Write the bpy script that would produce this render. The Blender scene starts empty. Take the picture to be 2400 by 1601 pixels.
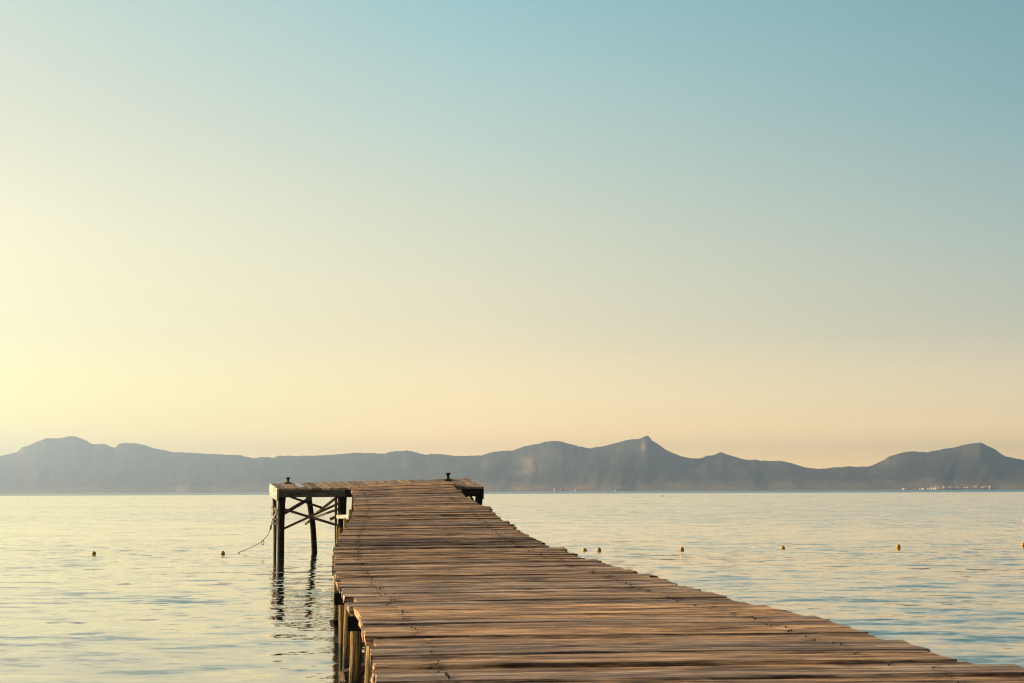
import bpy, bmesh, math, random
import numpy as np
from mathutils import Vector, Matrix

# ------------------------------------------------------------------ camera
scene = bpy.context.scene
CAM_H = 1.52
FPX = 3333.0
PITCH = math.radians(6.01)
ROLL = math.radians(0.227)
cam_data = bpy.data.cameras.new("camera")
cam_data.lens = 50.0
cam_data.sensor_width = 36.0
cam_data.clip_start = 0.05
cam_data.clip_end = 60000
cam = bpy.data.objects.new("camera", cam_data)
scene.collection.objects.link(cam)
CAM_ROT = Matrix.Rotation(math.pi / 2 + PITCH, 3, 'X') @ Matrix.Rotation(-ROLL, 3, 'Z')
cam.matrix_world = Matrix.Translation((0, 0, CAM_H)) @ CAM_ROT.to_4x4()
cam_data.dof.use_dof = True
cam_data.dof.focus_distance = 26.0
cam_data.dof.aperture_fstop = 11.0
scene.camera = cam

# ------------------------------------------------------------------ light
SUN_EL = math.radians(15.0)
SUN_AZ = math.radians(-70.0)        # left of the viewing direction (+Y)
GLOW_AZ = math.radians(-62.0)       # middle of the bright part of the sky
sun_dir = Vector((math.sin(SUN_AZ) * math.cos(SUN_EL), math.cos(SUN_AZ) * math.cos(SUN_EL), math.sin(SUN_EL)))
sd = bpy.data.lights.new("sun", 'SUN')
sd.energy = 5.0
sd.angle = math.radians(0.5)
sd.color = (1.0, 0.72, 0.40)
sun = bpy.data.objects.new("sun", sd)
sun.rotation_euler = sun_dir.to_track_quat('Z', 'Y').to_euler()
sun.location = (-20, 10, 20)
scene.collection.objects.link(sun)

scene.view_settings.view_transform = 'Standard'
scene.view_settings.look = 'None'
scene.view_settings.exposure = 1.0
scene.view_settings.gamma = 1.0


def s2l(c):
    out = []
    for v in c:
        v = v / 255.0
        out.append(v / 12.92 if v <= 0.04045 else ((v + 0.055) / 1.055) ** 2.4)
    return tuple(out)


class NT:
    """small node-tree helper"""
    def __init__(self, tree):
        self.t = tree
        self.t.nodes.clear()

    def n(self, typ, **kw):
        nd = self.t.nodes.new(typ)
        for k, v in kw.items():
            setattr(nd, k, v)
        return nd

    def put(self, sock, val):
        if isinstance(val, bpy.types.NodeSocket):
            self.t.links.new(val, sock)
        elif val is not None:
            sock.default_value = val

    def math(self, op, a, b=None, c=None, clamp=False):
        nd = self.n('ShaderNodeMath', operation=op, use_clamp=clamp)
        self.put(nd.inputs[0], a)
        self.put(nd.inputs[1], b)
        self.put(nd.inputs[2], c)
        return nd.outputs[0]

    def mapr(self, v, a, b, c=0.0, d=1.0, smooth=False):
        nd = self.n('ShaderNodeMapRange')
        if smooth:
            nd.interpolation_type = 'SMOOTHSTEP'
        self.put(nd.inputs[0], v)
        for i, x in enumerate((a, b, c, d)):
            self.put(nd.inputs[i + 1], x)
        return nd.outputs[0]

    def mix(self, f, a, b, blend='MIX'):
        nd = self.n('ShaderNodeMix', data_type='RGBA', blend_type=blend)
        self.put(nd.inputs[0], f)
        self.put(nd.inputs[6], a)
        self.put(nd.inputs[7], b)
        return nd.outputs[2]

    def ramp(self, f, stops, interp='LINEAR'):
        nd = self.n('ShaderNodeValToRGB')
        cr = nd.color_ramp
        cr.interpolation = interp
        while len(cr.elements) > 1:
            cr.elements.remove(cr.elements[-1])
        cr.elements[0].position = stops[0][0]
        cr.elements[0].color = (*stops[0][1], 1)
        for p, c in stops[1:]:
            e = cr.elements.new(p)
            e.color = (*c, 1)
        self.put(nd.inputs[0], f)
        return nd.outputs[0]

    def noise(self, vec, scale=1.0, detail=2.0, rough=0.5, dist=0.0):
        nd = self.n('ShaderNodeTexNoise')
        self.put(nd.inputs['Vector'], vec)
        nd.inputs['Scale'].default_value = scale
        nd.inputs['Detail'].default_value = detail
        nd.inputs['Roughness'].default_value = rough
        nd.inputs['Distortion'].default_value = dist
        return nd

    def mapping(self, vec, scale=(1, 1, 1), loc=(0, 0, 0), rot=(0, 0, 0)):
        nd = self.n('ShaderNodeMapping')
        self.put(nd.inputs[0], vec)
        self.put(nd.inputs[1], loc)
        nd.inputs[2].default_value = rot
        nd.inputs[3].default_value = scale
        return nd.outputs[0]


# ------------------------------------------------------------------ sky
world = bpy.data.worlds.new("World")
scene.world = world
world.use_nodes = True
W = NT(world.node_tree)
wout = W.n('ShaderNodeOutputWorld')
bg = W.n('ShaderNodeBackground')
tc = W.n('ShaderNodeTexCoord')
sep = W.n('ShaderNodeSeparateXYZ')
W.put(sep.inputs[0], tc.outputs['Generated'])
el = W.math('MULTIPLY', W.math('ARCSINE', sep.outputs[2]), 180 / math.pi)      # degrees
elf = W.math('DIVIDE', W.math('MAXIMUM', el, 0.0), 90.0)
comb = W.n('ShaderNodeCombineXYZ')
W.put(comb.inputs[0], sep.outputs[0]); W.put(comb.inputs[1], sep.outputs[1])
nrm = W.n('ShaderNodeVectorMath', operation='NORMALIZE'); W.put(nrm.inputs[0], comb.outputs[0])
dot = W.n('ShaderNodeVectorMath', operation='DOT_PRODUCT')
W.put(dot.inputs[0], nrm.outputs[0]); dot.inputs[1].default_value = (math.sin(GLOW_AZ), math.cos(GLOW_AZ), 0)
u = W.math('MULTIPLY', W.math('ARCCOSINE', dot.outputs['Value']), 180 / math.pi)   # degrees away from the sun
EL = (0, 3, 6, 10, 14.5, 20, 30, 50, 90)


def sky_ramp(cols, gain=1.0):
    """colours given at the elevations EL, smoothed into a fine ramp"""
    lin = np.array([s2l(c) for c in cols]) * gain
    fine = np.arange(-4, 94, 0.1)
    base = np.stack([np.interp(np.abs(fine), EL, lin[:, i]) for i in range(3)], axis=1)
    stops = [0, 1, 2, 3, 4, 5, 6, 7, 8, 9, 10, 11.5, 13, 14.5, 16, 18, 20, 22, 25, 28, 32, 38, 45, 55, 70, 90]
    out = []
    for e in stops:
        sg = 0.35 + 0.09 * e if e < 12 else 1.4 + 0.12 * (e - 12)
        w = np.exp(-((fine - e) / sg) ** 2)
        out.append((e / 90.0, tuple((base * w[:, None]).sum(0) / w.sum())))
    return W.ramp(elf, out, 'LINEAR')


r_sun = sky_ramp([(255, 236, 180), (255, 240, 190), (255, 246, 206), (255, 250, 220), (255, 250, 224), (250, 244, 222), (170, 190, 190), (90, 120, 140), (50, 78, 108)], 1.5)
r_40 = sky_ramp([(432, 368, 180), (322, 307, 194), (281, 272, 213), (269.4, 259.2, 217.7), (234.5, 234.4, 210.3), (202.6, 222.1, 211.3), (140, 172, 180), (80, 112, 135), (50, 78, 108)])
r_60 = sky_ramp([(534, 412, 214), (346, 301, 209), (272.2, 254.5, 206.5), (235.7, 235.9, 206.9), (197.6, 220.8, 211.5), (152, 203.9, 210.7), (104, 146, 164), (66, 100, 126), (46, 74, 104)])
r_80 = sky_ramp([(524, 422, 240), (322, 284, 215), (226.4, 224.2, 196.8), (186, 206.1, 196.3), (146.1, 186.7, 190.5), (119.3, 172.5, 181.2), (84, 126, 148), (56, 90, 118), (42, 70, 100)])
r_180 = sky_ramp([(110, 104, 96), (108, 106, 100), (100, 104, 104), (88, 100, 106), (78, 96, 106), (68, 90, 106), (56, 80, 100), (46, 72, 96), (40, 66, 96)], 0.42)
c1 = W.mix(W.mapr(u, 5, 40), r_sun, r_40)
c2 = W.mix(W.mapr(u, 40, 60), c1, r_60)
c3 = W.mix(W.mapr(u, 60, 82), c2, r_80)
c4 = W.mix(W.mapr(u, 82, 140), c3, r_180)
nish = W.n('ShaderNodeTexSky', sky_type='NISHITA')
nish.sun_disc = False
nish.sun_elevation = SUN_EL
nish.sun_rotation = SUN_AZ
nish.dust_density = 2.0
nsc = W.n('ShaderNodeVectorMath', operation='SCALE')
W.put(nsc.inputs[0], nish.outputs[0]); nsc.inputs['Scale'].default_value = 0.12
c5 = W.mix(0.06, c4, nsc.outputs[0])
W.put(bg.inputs[0], c5)
bg.inputs[1].default_value = 0.5
W.t.links.new(bg.outputs[0], wout.inputs[0])

# ------------------------------------------------------------------ helpers
random.seed(7)
RNG = np.random.default_rng(11)


def P(px, py, Y):
    """point at horizontal distance Y that the photograph shows at (px, py)"""
    d = CAM_ROT @ Vector(((px - 1200) / FPX, (800.5 - py) / FPX, -1.0))
    return Vector((0, 0, CAM_H)) + d * (Y / d.y)


def on_water(px, Y, z=0.0):
    """point on the water at distance Y in column px"""
    lo, hi = 1140.0, 4000.0
    for _ in range(50):
        m = (lo + hi) / 2
        if P(px, m, Y).z > z:
            lo = m
        else:
            hi = m
    return P(px, lo, Y)


def tag(o, label=None, cat=None, group=None, kind=None):
    if label: o['label'] = label
    if cat: o['category'] = cat
    if group: o['group'] = group
    if kind: o['kind'] = kind
    return o


def empty(name, loc=(0, 0, 0)):
    o = bpy.data.objects.new(name, None)
    o.empty_display_size = 0.2
    o.location = loc
    scene.collection.objects.link(o)
    return o


def set_parent(o, parent):
    if parent is not None:
        o.parent = parent
        pl = Vector((0, 0, 0))
        q = parent
        while q is not None:
            pl += q.location
            q = q.parent
        o.location = o.location - pl


class MB:
    def __init__(self):
        self.v, self.f, self.uv, self.mi = [], [], [], []

    def add(self, verts, faces, uvs, mi=0):
        b = len(self.v)
        self.v.extend([tuple(p) for p in verts])
        for f, q in zip(faces, uvs):
            self.f.append([b + i for i in f])
            self.uv.append(q)
            self.mi.append(mi)

    def sweep(self, rings, us, close_u=True, cap=True, mi=0):
        """rings: list of equal-length point lists; uv = (length, perimeter) in metres"""
        n = len(rings[0])
        per = [0.0]
        for i in range(n):
            per.append(per[-1] + (Vector(rings[0][(i + 1) % n]) - Vector(rings[0][i])).length)
        verts = [p for r in rings for p in r]
        faces, uvs = [], []
        for k in range(len(rings) - 1):
            for i in range(n):
                j = (i + 1) % n
                faces.append([k * n + i, k * n + j, (k + 1) * n + j, (k + 1) * n + i])
                uvs.append([(us[k], per[i]), (us[k], per[i + 1]), (us[k + 1], per[i + 1]), (us[k + 1], per[i])])
        if cap:
            for k, flip in ((0, True), (len(rings) - 1, False)):
                ids = [k * n + i for i in range(n)]
                pts = [Vector(verts[i]) for i in ids]
                c = pts[0]
                q = [((p - c).length * 0.15 + us[k], per[i]) for i, p in enumerate(pts)]
                if flip:
                    ids = ids[::-1]; q = q[::-1]
                faces.append(ids); uvs.append(q)
        self.add(verts, faces, uvs, mi)

    def beam(self, a, b, w, h, up=(0, 0, 1), segs=1, ch=0.004, wob=0.0):
        """squared timber from a to b, width w (sideways) height h (along up)"""
        a, b = Vector(a), Vector(b)
        d = (b - a); L = d.length; d.normalize()
        up = Vector(up)
        s = d.cross(up)
        if s.length < 1e-4:
            s = d.cross(Vector((0, 1, 0)))
        s.normalize(); up2 = s.cross(d).normalized()
        rings, us = [], []
        for k in range(segs + 1):
            t = k / segs
            c = a + d * L * t
            if 0 < k < segs and wob:
                c = c + s * random.uniform(-wob, wob) + up2 * random.uniform(-wob, wob)
            ww, hh = w / 2, h / 2
            prof = [(-ww + ch, hh), (ww - ch, hh), (ww, hh - ch), (ww, -hh + ch), (ww - ch, -hh), (-ww + ch, -hh), (-ww, -hh + ch), (-ww, hh - ch)]
            rings.append([c + s * x + up2 * z for x, z in prof])
            us.append(L * t)
        self.sweep([r[::-1] for r in rings], us)

    def pole(self, pts, radii, n=14, wob=0.04):
        """round timber through points; radius per point; slightly irregular"""
        pts = [Vector(p) for p in pts]
        P2, R2 = [], []
        for i in range(len(pts) - 1):
            m = max(2, int((pts[i + 1] - pts[i]).length / 0.12))
            for k in range(m):
                t = k / m
                P2.append(pts[i].lerp(pts[i + 1], t)); R2.append(radii[i] * (1 - t) + radii[i + 1] * t)
        P2.append(pts[-1]); R2.append(radii[-1])
        ph = [random.uniform(0, 6.28) for _ in range(4)]
        rings, us, L = [], [], 0.0
        for k, (p, r) in enumerate(zip(P2, R2)):
            if k: L += (P2[k] - P2[k - 1]).length
            d = (P2[min(k + 1, len(P2) - 1)] - P2[max(k - 1, 0)]).normalized()
            s = d.cross(Vector((0, 1, 0.01))).normalized(); q = s.cross(d).normalized()
            ring = []
            for i in range(n):
                a = 2 * math.pi * i / n
                rr = r * (1 + wob * math.sin(2 * a + ph[0] + L * 2.1) + wob * math.sin(3 * a + ph[1] - L * 3.3) + random.uniform(-wob, wob) * 0.4)
                off = s * (0.25 * r * math.sin(L * 1.7 + ph[2])) + q * (0.2 * r * math.sin(L * 1.3 + ph[3]))
                ring.append(p + off + s * math.cos(a) * rr + q * math.sin(a) * rr)
            rings.append(ring); us.append(L)
        self.sweep([r[::-1] for r in rings], us)

    def lathe(self, c, prof, n=20):
        c = Vector(c)
        rings = [[c + Vector((math.cos(2 * math.pi * i / n) * r, math.sin(2 * math.pi * i / n) * r, z)) for i in range(n)] for r, z in prof]
        self.sweep(rings, [z for r, z in prof])

    def build(self, name, mats, parent=None, origin=None, smooth=False):
        me = bpy.data.meshes.new(name)
        o = bpy.data.objects.new(name, me)
        if origin is None:
            arr = np.array(self.v)
            origin = Vector(((arr[:, 0].min() + arr[:, 0].max()) / 2, (arr[:, 1].min() + arr[:, 1].max()) / 2, arr[:, 2].min()))
        origin = Vector(origin)
        me.from_pydata([tuple(Vector(p) - origin) for p in self.v], [], self.f)
        uvl = me.uv_layers.new(name="UVMap")
        flat = [c for q in self.uv for c in q]
        uvl.data.foreach_set("uv", [x for c in flat for x in c])
        if not isinstance(mats, (list, tuple)):
            mats = [mats]
        for m in mats:
            me.materials.append(m)
        me.polygons.foreach_set("material_index", self.mi)
        if smooth:
            me.polygons.foreach_set("use_smooth", [True] * len(me.polygons))
        me.update()
        o.location = origin
        scene.collection.objects.link(o)
        set_parent(o, parent)
        return o


def new_mat(name):
    m = bpy.data.materials.new(name)
    m.use_nodes = True
    t = NT(m.node_tree)
    out = t.n('ShaderNodeOutputMaterial')
    b = t.n('ShaderNodeBsdfPrincipled')
    t.t.links.new(b.outputs[0], out.inputs[0])
    return m, t, b, out


# ------------------------------------------------------------------ materials
def wood(name, dark, mid, light, gray, spec=0.25, stain=False, rough=0.75, bump=0.006, tide=False):
    m, t, b, out = new_mat(name)
    uv = t.n('ShaderNodeUVMap').outputs[0]
    geo = t.n('ShaderNodeNewGeometry')
    rnd = geo.outputs['Random Per Island']
    off = t.n('ShaderNodeCombineXYZ')
    t.put(off.inputs[0], t.math('MULTIPLY', rnd, 37.0)); t.put(off.inputs[1], t.math('MULTIPLY', rnd, 91.0)); t.put(off.inputs[2], t.math('MULTIPLY', rnd, 13.0))
    add = t.n('ShaderNodeVectorMath', operation='ADD'); t.put(add.inputs[0], uv); t.put(add.inputs[1], off.outputs[0])
    v = add.outputs[0]
    g1 = t.noise(t.mapping(v, (2.0, 26, 1)), 1.0, 4, 0.65, 0.0).outputs[0]      # broad grain
    g2 = t.noise(t.mapping(v, (4.5, 120, 1)), 1.0, 3, 0.7, 0.0).outputs[0]      # fine grain
    blot = t.noise(t.mapping(v, (1.7, 6, 1)), 1.0, 4, 0.6).outputs[0]          # weather blotches
    knot = t.noise(t.mapping(v, (5, 14, 1)), 1.0, 2, 0.5).outputs[0]
    col = t.ramp(t.math('ADD', t.math('MULTIPLY', g1, 0.5), t.math('MULTIPLY', g2, 0.5)),
                 [(0.425, dark), (0.49, mid), (0.553, light)])
    col = t.mix(t.mapr(blot, 0.42, 0.62), col, t.mix(0.55, col, (*gray, 1)))
    streak = t.noise(t.mapping(v, (2.0, 19, 1)), 1.0, 4, 0.7, 0.0).outputs[0]
    sk = t.n('ShaderNodeCombineColor'); sf_ = t.mapr(streak, 0.38, 0.55, 0.38, 1.18)
    for i_ in range(3): t.put(sk.inputs[i_], sf_)
    col = t.mix(1.0, col, sk.outputs[0], 'MULTIPLY')
    # each board has its own tone
    tone = t.ramp(t.math('FRACT', t.math('MULTIPLY', rnd, 17.3)), [(0.0, (0.42, 0.41, 0.42)), (0.18, (0.70, 0.68, 0.68)), (0.6, (1.0, 0.96, 0.9)), (1.0, (1.32, 1.20, 1.02))])
    col = t.mix(1.0, col, tone, 'MULTIPLY')
    # some boards have weathered to grey
    gsel = t.mapr(t.math('FRACT', t.math('MULTIPLY', rnd, 53.7)), 0.62, 0.80, 0.0, 0.55)
    hs = t.n('ShaderNodeHueSaturation'); hs.inputs['Saturation'].default_value = 0.6; hs.inputs['Value'].default_value = 0.92
    t.put(hs.inputs['Color'], col)
    col = t.mix(gsel, col, hs.outputs[0])
    crack = t.noise(t.mapping(v, (0.55, 30, 1)), 1.0, 2, 0.4, 0.8).outputs[0]
    ck = t.mapr(t.math('ABSOLUTE', t.math('SUBTRACT', crack, 0.5)), 0.003, 0.018, 1.0, 0.0)
    ck = t.math('MULTIPLY', ck, t.mapr(t.noise(t.mapping(v, (1.1, 9, 1)), 1.0, 1, 0.5).outputs[0], 0.5, 0.56))
    col = t.mix(t.math('MULTIPLY', ck, 0.85), col, (0.012, 0.009, 0.007, 1))
    kn = t.mapr(knot, 0.72, 0.78)
    col = t.mix(t.math('MULTIPLY', kn, 0.7), col, (0.05, 0.03, 0.02, 1))
    if stain:
        # dark iron stains and gouges along the two nail rows (uv x is metres from the left end)
        at = t.n('ShaderNodeAttribute'); at.attribute_name = 'across'
        x = at.outputs['Fac']
        wob = t.math('MULTIPLY', t.math('SUBTRACT', t.noise(uv, 2.3, 2).outputs[0], 0.5), 0.05)
        x = t.math('ADD', x, wob)
        d1 = t.math('ABSOLUTE', t.math('SUBTRACT', x, 0.105)); d2 = t.math('ABSOLUTE', t.math('SUBTRACT', x, 0.855))
        dd = t.math('MINIMUM', d1, d2)
        near = t.mapr(dd, 0.004, 0.028, 1.0, 0.0)
        sp = t.mapr(t.noise(t.mapping(v, (16, 26, 1)), 1.0, 3, 0.6).outputs[0], 0.50, 0.60)
        col = t.mix(t.math('MULTIPLY', t.math('MULTIPLY', near, sp), 0.85), col, (0.022, 0.016, 0.012, 1))
    if tide:
        # wet, weed-covered foot with a ragged tide line and a few pale barnacles above it
        pz = t.n('ShaderNodeSeparateXYZ'); t.put(pz.inputs[0], geo.outputs['Position'])
        rag = t.math('ADD', pz.outputs[2], t.math('MULTIPLY', t.math('SUBTRACT', t.noise(geo.outputs['Position'], 9.0, 3).outputs[0], 0.5), 0.16))
        barn = t.math('MULTIPLY', t.mapr(t.noise(geo.outputs['Position'], 70.0, 1).outputs[0], 0.60, 0.66), t.mapr(rag, 0.34, 0.22))
        col = t.mix(t.math('MULTIPLY', barn, 0.5), col, (0.30, 0.28, 0.22, 1))
        col = t.mix(t.math('MULTIPLY', t.mapr(rag, 0.24, 0.16), 0.9), col, (0.022, 0.022, 0.011, 1))
    t.put(b.inputs['Base Color'], col)
    b.inputs['Roughness'].default_value = rough
    b.inputs['Specular IOR Level'].default_value = spec
    bp = t.n('ShaderNodeBump')
    bp.inputs['Strength'].default_value = 0.8
    bp.inputs['Distance'].default_value = bump
    hgt = t.math('SUBTRACT', t.math('ADD', g1, t.math('MULTIPLY', g2, 0.5)), t.math('MULTIPLY', ck, 0.8))
    t.put(bp.inputs['Height'], hgt)
    t.put(b.inputs['Normal'], bp.outputs[0])
    return m


M = {}
M['deck'] = wood('weathered_deck_wood', (0.03, 0.018, 0.012), (0.30, 0.176, 0.10), (0.84, 0.545, 0.315), (0.34, 0.25, 0.20), stain=True)
M['platform'] = wood('platform_board_wood', (0.12, 0.075, 0.045), (0.30, 0.20, 0.125), (0.42, 0.30, 0.19), (0.30, 0.25, 0.20))
M['pole'] = wood('pole_wood', (0.07, 0.04, 0.015), (0.52, 0.32, 0.10), (0.88, 0.60, 0.24), (0.22, 0.15, 0.07), bump=0.012, tide=True)
M['brace'] = wood('brace_wood', (0.05, 0.033, 0.02), (0.17, 0.11, 0.062), (0.30, 0.20, 0.11), (0.16, 0.12, 0.09))
M['post'] = wood('dark_post_wood', (0.012, 0.008, 0.006), (0.028, 0.02, 0.013), (0.06, 0.042, 0.025), (0.03, 0.024, 0.018), spec=0.08, bump=0.01, tide=True)  # near-black tone; shade under the decks is put into this colour
M['rim'] = wood('shaded_beam_wood', (0.02, 0.02, 0.015), (0.09, 0.09, 0.065), (0.19, 0.185, 0.14), (0.07, 0.07, 0.055))  # pale edge beam on its shaded front, the shade put into the colour
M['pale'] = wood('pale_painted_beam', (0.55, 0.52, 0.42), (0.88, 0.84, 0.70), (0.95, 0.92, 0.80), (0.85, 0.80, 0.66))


def plain(name, col, rough=0.5, metal=0.0, var=0.3, scale=20.0, bump=0.0):
    m, t, b, out = new_mat(name)
    o = t.n('ShaderNodeTexCoord').outputs['Object']
    n1 = t.noise(o, scale, 4, 0.6).outputs[0]
    c = t.mix(t.mapr(n1, 0.35, 0.65), (*[v * (1 - var) for v in col], 1), (*[min(1, v * (1 + var)) for v in col], 1))
    t.put(b.inputs['Base Color'], c)
    b.inputs['Roughness'].default_value = rough
    b.inputs['Metallic'].default_value = metal
    if bump:
        bp = t.n('ShaderNodeBump'); bp.inputs['Distance'].default_value = bump; bp.inputs['Strength'].default_value = 0.6
        t.put(bp.inputs['Height'], n1); t.put(b.inputs['Normal'], bp.outputs[0])
    return m


M['iron'] = plain('rusty_black_iron', (0.018, 0.015, 0.013), 0.6, 0.3, 0.5, 30, 0.003)
M['nail'] = plain('rusted_nail_steel', (0.035, 0.02, 0.013), 0.7, 0.3)
M['strip'] = plain('galvanised_strip', (0.42, 0.44, 0.45), 0.35, 0.7)
M['rope'] = plain('rope_fibre', (0.16, 0.13, 0.085), 0.9, 0, 0.4, 90, 0.004)
M['cloth'] = plain('frayed_pale_rope', (0.55, 0.5, 0.38), 0.9, 0, 0.3, 60, 0.006)
M['buoy'] = plain('yellow_buoy_plastic', (0.58, 0.33, 0.015), 0.45, 0, 0.25, 18)
M['buoy_dirty'] = plain('buoy_algae_band', (0.10, 0.075, 0.03), 0.7, 0, 0.4, 30)
M['orange'] = plain('orange_buoy_plastic', (0.45, 0.10, 0.02), 0.45, 0, 0.15, 18)
M['wall'] = plain('pale_stucco', (0.88, 0.70, 0.52), 0.8, 0, 0.08, 0.3)
M['wall2'] = plain('ochre_stucco', (0.80, 0.57, 0.38), 0.8, 0, 0.08, 0.3)
M['roof'] = plain('terracotta_roof', (0.42, 0.20, 0.11), 0.8, 0, 0.2, 0.8)
M['glass'] = plain('dark_window', (0.05, 0.06, 0.07), 0.1)

# water: slopes of many ripple sizes drive the normal directly, so it holds at any distance
m, t, b, out = new_mat('sea_water')
pos = t.n('ShaderNodeTexCoord').outputs['Object']
sp = t.n('ShaderNodeSeparateXYZ'); t.put(sp.inputs[0], pos)
warp = t.noise(t.mapping(pos, (0.05, 0.05, 1)), 1.0, 2).outputs['Color']
wv = t.n('ShaderNodeVectorMath', operation='MULTIPLY_ADD')
t.put(wv.inputs[0], warp); wv.inputs[1].default_value = (6, 2.2, 0); t.put(wv.inputs[2], pos)
pw = wv.outputs[0]
na = t.noise(t.mapping(pw, (0.30, 0.62, 1), rot=(0, 0, 0.12)), 1.0, 1, 0.5, 0.2).outputs['Color']
nb = t.noise(t.mapping(pw, (1.25, 2.7, 1), rot=(0, 0, -0.12)), 1.0, 2, 0.5, 0.3).outputs['Color']
nc = t.noise(t.mapping(pw, (4.2, 8.0, 1), rot=(0, 0, 0.05)), 1.0, 2, 0.6).outputs['Color']
calm = t.noise(t.mapping(pos, (0.012, 0.045, 1)), 1.0, 2, 0.5).outputs[0]
gust = t.mapr(calm, 0.35, 0.68, 0.6, 1.25)


def slope(col, ax, ay):
    nd = t.n('ShaderNodeVectorMath', operation='SUBTRACT'); t.put(nd.inputs[0], col); nd.inputs[1].default_value = (0.5, 0.5, 0.5)
    ml = t.n('ShaderNodeVectorMath', operation='MULTIPLY'); t.put(ml.inputs[0], nd.outputs[0]); ml.inputs[1].default_value = (ax, ay, 0)
    return ml.outputs[0]


WA, WB, WC = 0.10, 0.28, 0.19
s1 = t.n('ShaderNodeVectorMath', operation='ADD'); t.put(s1.inputs[0], slope(na, WA * 0.3, WA)); t.put(s1.inputs[1], slope(nb, WB * 0.4, WB))
s2 = t.n('ShaderNodeVectorMath', operation='ADD'); t.put(s2.inputs[0], s1.outputs[0]); t.put(s2.inputs[1], slope(nc, WC * 0.6, WC))
far = t.mapr(sp.outputs[1], 700, 950, 1.0, 2.0, True)
sc_ = t.n('ShaderNodeVectorMath', operation='SCALE'); t.put(sc_.inputs[0], s2.outputs[0]); t.put(sc_.inputs['Scale'], t.math('MULTIPLY', gust, far))
bias = t.n('ShaderNodeCombineXYZ'); t.put(bias.inputs[1], t.math('ADD', t.mapr(sp.outputs[1], 10, 90, -0.004, -0.042), t.mapr(sp.outputs[1], 700, 950, 0.0, -0.09, True))); bias.inputs[2].default_value = 1.0
ss = t.n('ShaderNodeSeparateXYZ'); t.put(ss.inputs[0], sc_.outputs[0])
steep = t.math('MULTIPLY', t.math('MAXIMUM', t.math('SUBTRACT', t.math('MULTIPLY', ss.outputs[1], -1.0), 0.022), 0.0), -1.6)
away = t.math('MULTIPLY', t.math('MAXIMUM', ss.outputs[1], 0.0), t.mapr(sp.outputs[1], 12, 60, -0.12, -0.5))
sy_ = t.math('ADD', t.math('ADD', t.math('MULTIPLY', ss.outputs[1], 0.75), steep), away)
sv_ = t.n('ShaderNodeCombineXYZ'); t.put(sv_.inputs[0], ss.outputs[0]); t.put(sv_.inputs[1], sy_)
s3 = t.n('ShaderNodeVectorMath', operation='ADD'); t.put(s3.inputs[0], sv_.outputs[0]); t.put(s3.inputs[1], bias.outputs[0])
s4 = t.n('ShaderNodeVectorMath', operation='NORMALIZE'); t.put(s4.inputs[0], s3.outputs[0])
t.t.nodes.remove(b)
gl = t.n('ShaderNodeBsdfGlossy'); gl.inputs['Roughness'].default_value = 0.03; gl.inputs['Color'].default_value = (0.985, 0.95, 0.905, 1)
df = t.n('ShaderNodeBsdfDiffuse'); df.inputs['Color'].default_value = (0.035, 0.06, 0.06, 1)
fr = t.n('ShaderNodeFresnel'); fr.inputs['IOR'].default_value = 1.34
for nd_ in (gl, fr): t.put(nd_.inputs['Normal'], s4.outputs[0])
fac = t.math('ADD', t.math('MULTIPLY', fr.outputs[0], 0.85), 0.32, clamp=True)
mx = t.n('ShaderNodeMixShader'); t.put(mx.inputs[0], fac); t.t.links.new(df.outputs[0], mx.inputs[1]); t.t.links.new(gl.outputs[0], mx.inputs[2])
t.t.links.new(mx.outputs[0], out.inputs[0])
M['water'] = m

# mountains
m, t, b, out = new_mat('mountain_scrub_and_rock')
o_ = t.n('ShaderNodeTexCoord').outputs['Object']
n1 = t.noise(t.mapping(o_, (0.004, 0.004, 0.012)), 1.0, 6, 0.6).outputs[0]
n2 = t.noise(t.mapping(o_, (0.012, 0.006, 0.007)), 1.0, 5, 0.6, 0.5).outputs[0]
c = t.mix(t.mapr(n1, 0.35, 0.65), (0.035, 0.042, 0.03, 1), (0.09, 0.085, 0.06, 1))
c = t.mix(t.mapr(n2, 0.63, 0.76), c, (0.17, 0.145, 0.105, 1))
rk = t.n('ShaderNodeAttribute'); rk.attribute_name = 'rock'
c = t.mix(t.math('MULTIPLY', rk.outputs['Fac'], 0.5, clamp=True), c, (0.62, 0.46, 0.30, 1))
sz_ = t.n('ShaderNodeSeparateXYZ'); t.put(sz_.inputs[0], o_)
foot_haze_z = t.math('ADD', sz_.outputs[2], t.math('MULTIPLY', t.math('SUBTRACT', n1, 0.5), 90.0))
c = t.mix(t.mapr(foot_haze_z, 8, 62, 0.85, 0.0, True), c, t.mix(t.mapr(t.noise(t.mapping(o_, (0.02, 0.02, 0.05)), 1.0, 4, 0.7).outputs[0], 0.42, 0.62), (0.16, 0.125, 0.075, 1), (0.42, 0.32, 0.21, 1)))     # low haze over the mountain foot, painted as paler ground colour
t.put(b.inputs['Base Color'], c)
b.inputs['Roughness'].default_value = 0.95
b.inputs['Specular IOR Level'].default_value = 0.1
M['mountain'] = m

# ------------------------------------------------------------------ water and mountains
mb = MB()
mb.add([(-15000, -300, 0), (15000, -300, 0), (15000, 14500, 0), (-15000, 14500, 0)], [[0, 1, 2, 3]], [[(0, 0), (1, 0), (1, 1), (0, 1)]])
water = mb.build('sea_water', M['water'], origin=(0, 0, 0))
tag(water, kind='structure')

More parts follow.
